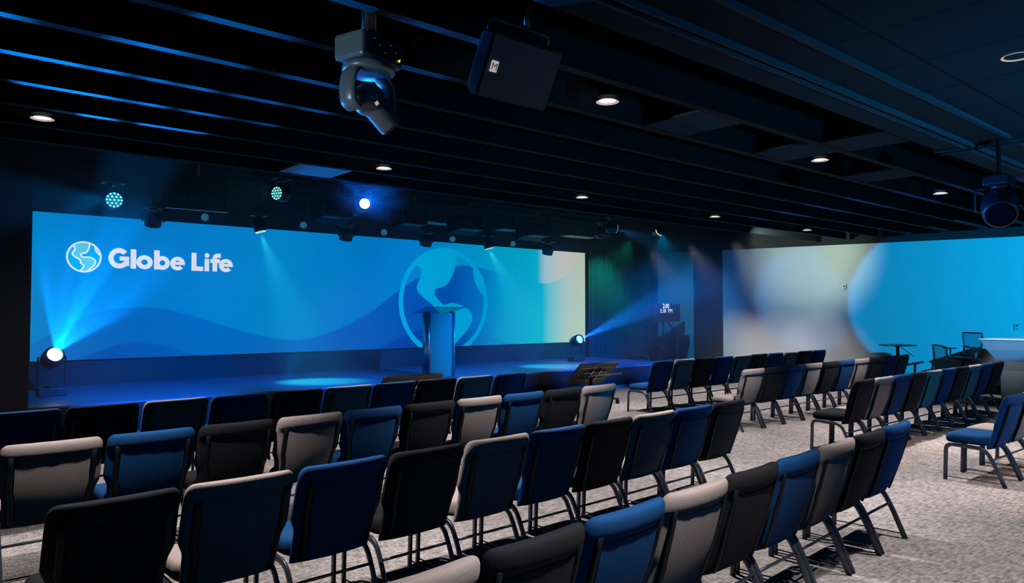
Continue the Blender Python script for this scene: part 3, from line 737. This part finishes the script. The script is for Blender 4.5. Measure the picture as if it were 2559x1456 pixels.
bm = nb(); tube(bm, fillet([(-.25, .14, .18), (-.25, .14, .27), (.25, .14, .27), (.25, .14, .18)], .03), .008, .02, 8); tube(bm, [(.05, .14, .27), (.05, .30, .55)], .02, n=8); obj('bracket', bm, M['softblack'], t)

# ------------------------------------------------------------------ lectern
p = on_z(1095, 945, SZ); Yl = 11.85; pl = at(1095, 900, Yl)
t = thing('lectern', 'tall aluminium and frosted blue lectern with a clear top at the stage edge', 'lectern', (pl.x, Yl, SZ))
zt_ = at(1095, 775, Yl).z - SZ; xl, xr_ = at(1059, 900, Yl).x-pl.x, at(1132, 900, Yl).x-pl.x
def column(x0, x1):
    bm = nb(); lathe(bm, ((x0+x1)/2, 0, .02), (0, 0, 1), [(0, 1), (zt_-.06, 1)], 24)
    for v in bm.verts: v.co = V((x0+x1)/2 + (v.co.x-(x0+x1)/2)*(x1-x0)/2, v.co.y*.11, v.co.z)
    return bm
sw = .12
obj('side_column', column(xl, xl+sw), M['alu'], t, True); obj('side_column', column(xr_-.075, xr_), M['alu'], t, True)
bm = nb(); box(bm, xl+sw-.02, xr_-.06, -.05, -.035, .02, zt_-.05); obj('front_panel', bm, M['frost'], t)
bxo('foot_plate', (xl-.05, xr_+.05, -.2, .25, 0, .02), M['alu'], t, bev=.004)
bm = nb(); box(bm, xl-.11, xr_+.12, -.22, .25, -.004, .004, rot=Matrix.Rotation(math.radians(-14), 3, 'X'))
for v in bm.verts: v.co += V(0, 0, zt_+.0)
obj('reading_top', bm, M['glass'], t)
bm = nb(); box(bm, xl-.11, xr_+.12, -.226, -.216, zt_+.046, zt_+.062); obj('top_edge', bm, M['softblack'], t)
bm = nb(); box(bm, xl-.10, xl+.02, .0, .22, zt_-.11, zt_-.10); obj('side_shelf', bm, M['glass'], t)
bm = nb()
for xx in (xl+.05, xr_-.04): lathe(bm, (xx, 0, zt_-.05), (0, 0, 1), [(0, .035), (.03, .04)], 16)
obj('top_bracket', bm, M['softblack'], t)

# ------------------------------------------------------------------ floor monitors
def floor_monitor(px0, px1, py, label, cart=True):
    zt = .76; a, b = on_z(px0, py, zt), on_z(px1, py-5, zt); cx = (a.x+b.x)/2; cyy = 9.15; wv = .51
    t = thing('floor_monitor', label, 'monitor', (cx, cyy+.25, 0), 0, 'monitors tilted toward the stage')
    rot = Matrix.Rotation(math.radians(47), 3, 'X')
    # panel: top edge nearest the audience
    c = V(0, .0, .76-.20)
    bm = nb(); box(bm, -wv, wv, -.3, .3, -.018, .018, rot=Matrix.Rotation(math.radians(-43), 3, 'X'), bev=.004)
    for v in bm.verts: v.co += c
    pn = obj('screen_casing', bm, M['softblack'], t)
    bm = nb(); box(bm, -wv, wv, -.302, -.298, -.018, .018, rot=Matrix.Rotation(math.radians(-43), 3, 'X'))
    for v in bm.verts: v.co += c
    obj('silver_edge', bm, M['chrome'], t)
    bm = nb(); r3 = Matrix.Rotation(math.radians(-43), 3, 'X')
    for (x0, x1, y0, y1, z0, z1) in ((-.3, .3, -.10, -.085, -.05, -.02), (-.3, .3, .085, .10, -.05, -.02), (-.12, -.09, -.16, .16, -.06, -.02), (.09, .12, -.16, .16, -.06, -.02), (-.42, .42, -.21, -.20, -.024, -.018)):
        box(bm, x0, x1, y0, y1, z0, z1)
    for v in bm.verts: v.co = r3 @ v.co + c
    obj('wall_mount', bm, M['chrome'], t)
    bm = nb(); tube(bm, [(0, .02, .50), (0, .02, .14)], .03, n=12)
    for s in (-1, 1):
        tube(bm, [(0, .02, .14), (s*.42, .28, .09)], .018, n=8); tube(bm, [(0, .02, .14), (s*.42, -.26, .09)], .018, n=8)
    obj('stand', bm, M['softblack'], t)
    for s in (-1, 1):
        for yy in (.28, -.26):
            bm = nb(); lathe(bm, (s*.42-.02, yy, .04), (1, 0, 0), [(0, .03), (.004, .04), (.036, .04), (.04, .03)], 16); box(bm, s*.42-.026, s*.42+.026, yy-.012, yy+.012, .04, .1); obj('caster', bm, M['softblack'], t)
floor_monitor(952, 1112, 940, 'black monitor tilted toward the stage, left one below the lectern')
floor_monitor(1443, 1545, 910, 'black monitor on casters tilted toward the stage, right one with its mount showing')

# ------------------------------------------------------------------ far right corner: timer display, stacked chairs
Yt = 12.7; a, b = at(1638, 758, Yt), at(1700, 803, Yt)
t = thing('timer_display', 'dark wheeled display showing 2:00 and 3:38 PM in the hazy corner', 'display', ((a.x+b.x)/2, Yt, 0))
w2, z0, z1 = (b.x-a.x)/2, b.z, a.z
bxo('casing', (-w2, w2, 0, .05, z0, z1), M['tv_black'], t, bev=.006)
def text(body, size, parent, loc, m, off=0, name='time_text'):
    c = bpy.data.curves.new('t', 'FONT'); c.body = body; c.size = size; c.align_x = 'CENTER'; c.offset = off
    o = bpy.data.objects.new('t', c); C.objects.link(o); bpy.context.view_layer.update()
    me = bpy.data.meshes.new_from_object(o.evaluated_get(bpy.context.evaluated_depsgraph_get())); bpy.data.objects.remove(o)
    me.materials.append(m); o = bpy.data.objects.new(name, me); C.objects.link(o); o.parent = parent; o.rotation_euler = (PI/2, 0, 0); o.location = loc; return o
q = at(1664, 768, Yt); xq = q.x - t.location.x
o = text('2:00', .165, t, (xq, -.004, at(1664, 769, Yt).z), M['tv_text'], .003); 
text('3:38', .16, t, (xq-.13, -.004, at(1664, 781, Yt).z), M['tv_text'], 0); text('PM', .16, t, (xq+.19, -.004, at(1664, 781, Yt).z), M['tv_text'], 0, 'afternoon_mark')
bm = nb(); tube(bm, [(-.1, .09, .1), (-.1, .09, z1-.1)], .03, n=10); tube(bm, smooth_path([(.05, .06, z0), (.25, .02, z0-.2), (.38, 0, z0-.35), (.40, 0, .6), (.40, 0, .1)]), .025, n=8)
obj('stand', bm, M['softblack'], t, True)
bm = nb(); box(bm, -.45, .45, -.25, .3, 0, .1, bev=.01); obj('base', bm, M['softblack'], t)
bm = nb(); tube(bm, [(-.05+.16*math.cos(x_*PI/12), .03, z0-.28+.16*math.sin(x_*PI/12)) for x_ in range(12, 25)], .018, n=8); obj('cable_loop', bm, M['softblack'], t, True)
for i, (px, lb) in enumerate(((1622, 'dark stacked chair in the hazy corner, left of three'), (1661, 'dark stacked chair in the hazy corner, under the time display'), (1702, 'dark stacked chair in the hazy corner, right of three'))):
    p = at(px, 860, 13.55)
    for k in range(2):
        c = dup(protos['charcoal'], (min(p.x, 17.95), 13.55-.0*k, .13*k), math.radians([8, -4, 12][i]), lb + (', on top' if k else ', bottom of its stack'), 'dark chairs stacked in the corner')

# ------------------------------------------------------------------ beside the right wall
Xr = 17.2
p = on_x(2243, 861, Xr)
t = thing('round_table', 'small round standing table on a single post against the blue wall', 'table', (Xr, p.y, 0)); tz = p.z
bm = nb(); lathe(bm, (0, 0, tz-.02), (0, 0, 1), [(0, .36), (.008, .385), (.02, .385), (.024, .375)], 40); obj('table_top', bm, M['softblack'], t)
bm = nb(); lathe(bm, (0, 0, .03), (0, 0, 1), [(0, .05), (.45, .05), (.451, .035), (tz-.08, .035), (tz-.05, .10)], 16); obj('post', bm, M['softblack'], t)
bm = nb(); lathe(bm, (0, 0, 0), (0, 0, 1), [(0, .30), (.02, .29), (.03, .06)], 32); obj('base', bm, M['softblack'], t)
bm = nb(); tube(bm, [(.02, -.06, tz-.05), (.05, -.32, tz-.25)], .008, n=6); obj('lever', bm, M['softblack'], t)
# drafting chair
p = on_x(2405, 897, 16.9)
t = thing('office_chair', 'dark mesh-back drafting chair with armrests before the blue wall', 'chair', (16.9, p.y, 0), math.radians(62)); sz = p.z
bm = nb(); rings = []
for z, k in ((sz-.05, .9), (sz-.02, 1), (sz+.02, 1), (sz+.045, .9)):
    rings.append([bm.verts.new((math.copysign(abs(math.cos(a))**.5, math.cos(a))*.26*k, math.copysign(abs(math.sin(a))**.5, math.sin(a))*.25*k, z)) for a in [2*PI*i/32 for i in range(32)]])
for a_, b_ in zip(rings, rings[1:]): bridge(bm, a_, b_)
cap(bm, rings[0], 0, True); cap(bm, rings[-1]); obj('seat', bm, M['softblack'], t, True)
zT = on_x(2430, 832, 16.9).z
def bp_(u, v): # back surface
    w_ = .20 + .05*v; return V(u*w_, -.26 - .05*math.sin(v*PI)*.6 - .04*v + .05*u*u, sz+.06 + (zT-sz-.06)*v)
bm = nb(); cols = [[bm.verts.new(bp_(-1+2*i/10, j/10)) for j in range(11)] for i in range(11)]
for a_, b_ in zip(cols, cols[1:]):
    for j in range(10): f = bm.faces.new((a_[j], b_[j], b_[j+1], a_[j+1])); f.smooth = True
obj('mesh_back', bm, M['mesh_blue'], t)
bm = nb(); loop = [bp_(-1, j/8) for j in range(9)] + [bp_(-1+i/4, 1) for i in range(1, 9)] + [bp_(1, 1-j/8) for j in range(1, 9)] + [bp_(1-i/4, 0) for i in range(1, 9)]
tube(bm, loop, .016, n=8); tube(bm, [bp_(-1+i/5, .42-.12*(1-abs(-1+i/5))) for i in range(11)], .014, n=8); tube(bm, [V(0, -.29, sz+.25), V(0, -.33, sz-.02), V(0, -.1, sz-.06)], .03, .02, 8)
obj('back_frame', bm, M['softblack'], t, True)
for s in (-1, 1):
    bm = nb(); tube(bm, fillet([(s*.2, 0, sz-.04), (s*.31, 0, sz-.02), (s*.33, -.02, sz+.2)], .06), .018, .028, 8); box(bm, s*.33-.045, s*.33+.045, -.14, .12, sz+.2, sz+.225, bev=.01); obj('armrest', bm, M['softblack'], t, True)
bm = nb(); lathe(bm, (0, 0, .1), (0, 0, 1), [(0, .035), (.3, .035), (.301, .022), (sz-.14, .022)], 14)
for i in range(5):
    a = 2*PI*i/5; tube(bm, [(0, 0, .13), (.3*math.cos(a), .3*math.sin(a), .08)], .022, .016, 8)
obj('pedestal', bm, M['softblack'], t, True)
bm = nb(); tube(bm, [(.23*math.cos(2*PI*i/24), .23*math.sin(2*PI*i/24), .32) for i in range(25)], .012, n=8); tube(bm, [(-.23, 0, .32), (.23, 0, .32)], .008, n=6); obj('foot_ring', bm, M['chrome'], t, True)
for i in range(5):
    a = 2*PI*i/5; bm = nb(); lathe(bm, (.3*math.cos(a)-.015, .3*math.sin(a), .03), (1, 0, 0), [(0, .03), (.03, .03)], 14); tube(bm, [(.3*math.cos(a), .3*math.sin(a), .03), (.3*math.cos(a), .3*math.sin(a), .09)], .008, n=6); obj('caster', bm, M['softblack'], t, True)
# curved pale counter at the frame edge
p0 = on_x(2463, 847, 16.9); zc = p0.z
t = thing('counter', 'pale counter with an overhanging top at the far right edge', 'counter', (16.9, p0.y, 0))
bm = nb(); prof = [(0, zc), (0.02, zc-.03), (.10, zc-.2), (.25, zc-.42), (.30, zc-.6), (.30, 0)]
for (ya_, yb_) in ((0, 1.6),):
    L1, L2 = [], []
    for dd, z in prof:
        L1.append((bm.verts.new((-.35+dd*.6, -dd, z)), bm.verts.new((.55, -dd, z)), bm.verts.new((.55, -1.6, z)), bm.verts.new((-.35+dd*.6, -1.6, z))))
    for A_, B_ in zip(L1, L1[1:]):
        for i in range(4): bm.faces.new((A_[i], A_[(i+1) % 4], B_[(i+1) % 4], B_[i]))
    bm.faces.new(L1[-1])
obj('body', bm, mat('counter_laminate', (.16, .22, .26), .5), t)
bxo('counter_top', (-.36, .56, -1.61, .01, zc, zc+.015), M['wall_grey'], t, bev=.004)
# wall devices
for (px, py, lb) in ((2111, 717, 'small wall control box in the pale green light on the right wall'), (2542, 815, 'small wall control box near the right edge above the counter')):
    p = on_x(px, py, WX); t = thing('wall_control', lb, 'wall control', (WX, p.y, p.z), 0, 'small wall control boxes')
    bxo('case', (-.035, 0, -.045, .045, -.07, .07), M['white'], t, bev=.005)
    bxo('display_window', (-.037, -.034, -.028, .02, .0, .035), M['softblack'], t)
    bxo('button', (-.040, -.034, -.02, .02, -.05, -.03), M['plastic'], t)

# ------------------------------------------------------------------ stage spots that fall on the right wall, then added washes and fill spots
a = on_x(2050, 640, WX); spot((14.2, a.y-.6, 3.35), (WX, a.y+.25, a.z+.1), 560, (.76, 1, .84), 54, .9, .04)
b = on_x(2400, 700, WX); spot((10, -.6, 3.3), (WX, 5.75, 2.15), 6700, (.0, .40, .92), 21.5, .12, .03)
c0 = on_x(1840, 690, WX); spot((13.5, 11.2, 3.4), (WX, c0.y-.3, 2.6), 130, (.0, .2, 1), 36, .8, .05)
for yy in (11.7, 10.5, 9.3): spot((14.4, yy, 3.3), (18.4, yy+.1, .0), 420, (1, .97, 1), 41, 1, .1)
spot((14.6, 4.6, 3.3), (18.4, 4.7, -.3), 420, (1, .97, 1), 30, .9, .1)
spot((15.3, 13.0, 3.7), (15.6, 14.4, 2.2), 260, (.0, .75, .55), 70, .9, .05)
for x in (3.2, 6.2, 9.2, 12.2, 14.6): spot((x-.6, 6.7, 3.4), (x, 12.9, .43), 6500, (.0, .16, 1), 31, .9, .05)  # unseen blue washes, added to brighten the stage floor
spot((1.5, -3, 3.3), (6, 7, .6), 55, (.0, .34, .9), 80, .8, .2)  # added blue fill from behind the camera for the dark chair backs
spot((9, -3, 3.3), (10, 7, .6), 220, (.0, .34, .9), 80, .8, .2)  # same added fill, for the right seating block
spot((13, 10.2, 3.4), (17.6, 13.4, 1.3), 800, (.0, .32, .75), 46, .8, .05)  # added flood without a fixture, brightens the haze in the corner
spot((5.0, 11.7, .5), (4.8, 8.95, ZB), 260, (.0, .2, 1), 26, .5, .05)  # added uplight without a fixture, turns the ceiling panel blue
spot((8.0, 7.0, 3.3), (pl.x, Yl, 1.2), 60, (.0, .28, 1), 16, .6, .05)  # added blue spot from the audience side, brightens the lectern front
spot((6.5, -3.5, .9), (8.5, 1.6, ZB), 330, (.0, .42, .85), 100, .9, .2)  # unseen upward fill, added so the tiled ceiling shows
spot((pp.x-1.6, pp.y+2.2, 2.2), tuple(l6-V(0,0,-.1)), 700, (.0, .2, 1), 16, .5, .03)  # added spot for the blue rim on the far right lamp
spot((-1.5, 3.6, 2.4), (pb.x, pb.y, pb.z-.15), 230, (.55, .85, 1), 12, .3, .05)  # added whitish spot from the left, picks out the near moving head

# ------------------------------------------------------------------ haze
def haze(name, x0, x1, y0, y1, z0, z1, dens, label):
    m = bpy.data.materials.new('haze'); m.use_nodes = True; nt = m.node_tree; nt.nodes.remove(nt.nodes['Principled BSDF'])
    vs_ = nt.nodes.new('ShaderNodeVolumeScatter'); vs_.inputs['Density'].default_value = dens; vs_.inputs['Anisotropy'].default_value = .25
    nt.links.new(vs_.outputs[0], nt.nodes['Material Output'].inputs['Volume'])
    o = bxo(name, (x0, x1, y0, y1, z0, z1), m); o['kind'] = 'stuff'; tag(o, label, 'haze'); return o
haze('stage_haze', .5, WX-.03, 9.0, 14.44, .44, 4.3, .026, 'thin theatrical haze hanging over the stage and the far corner')
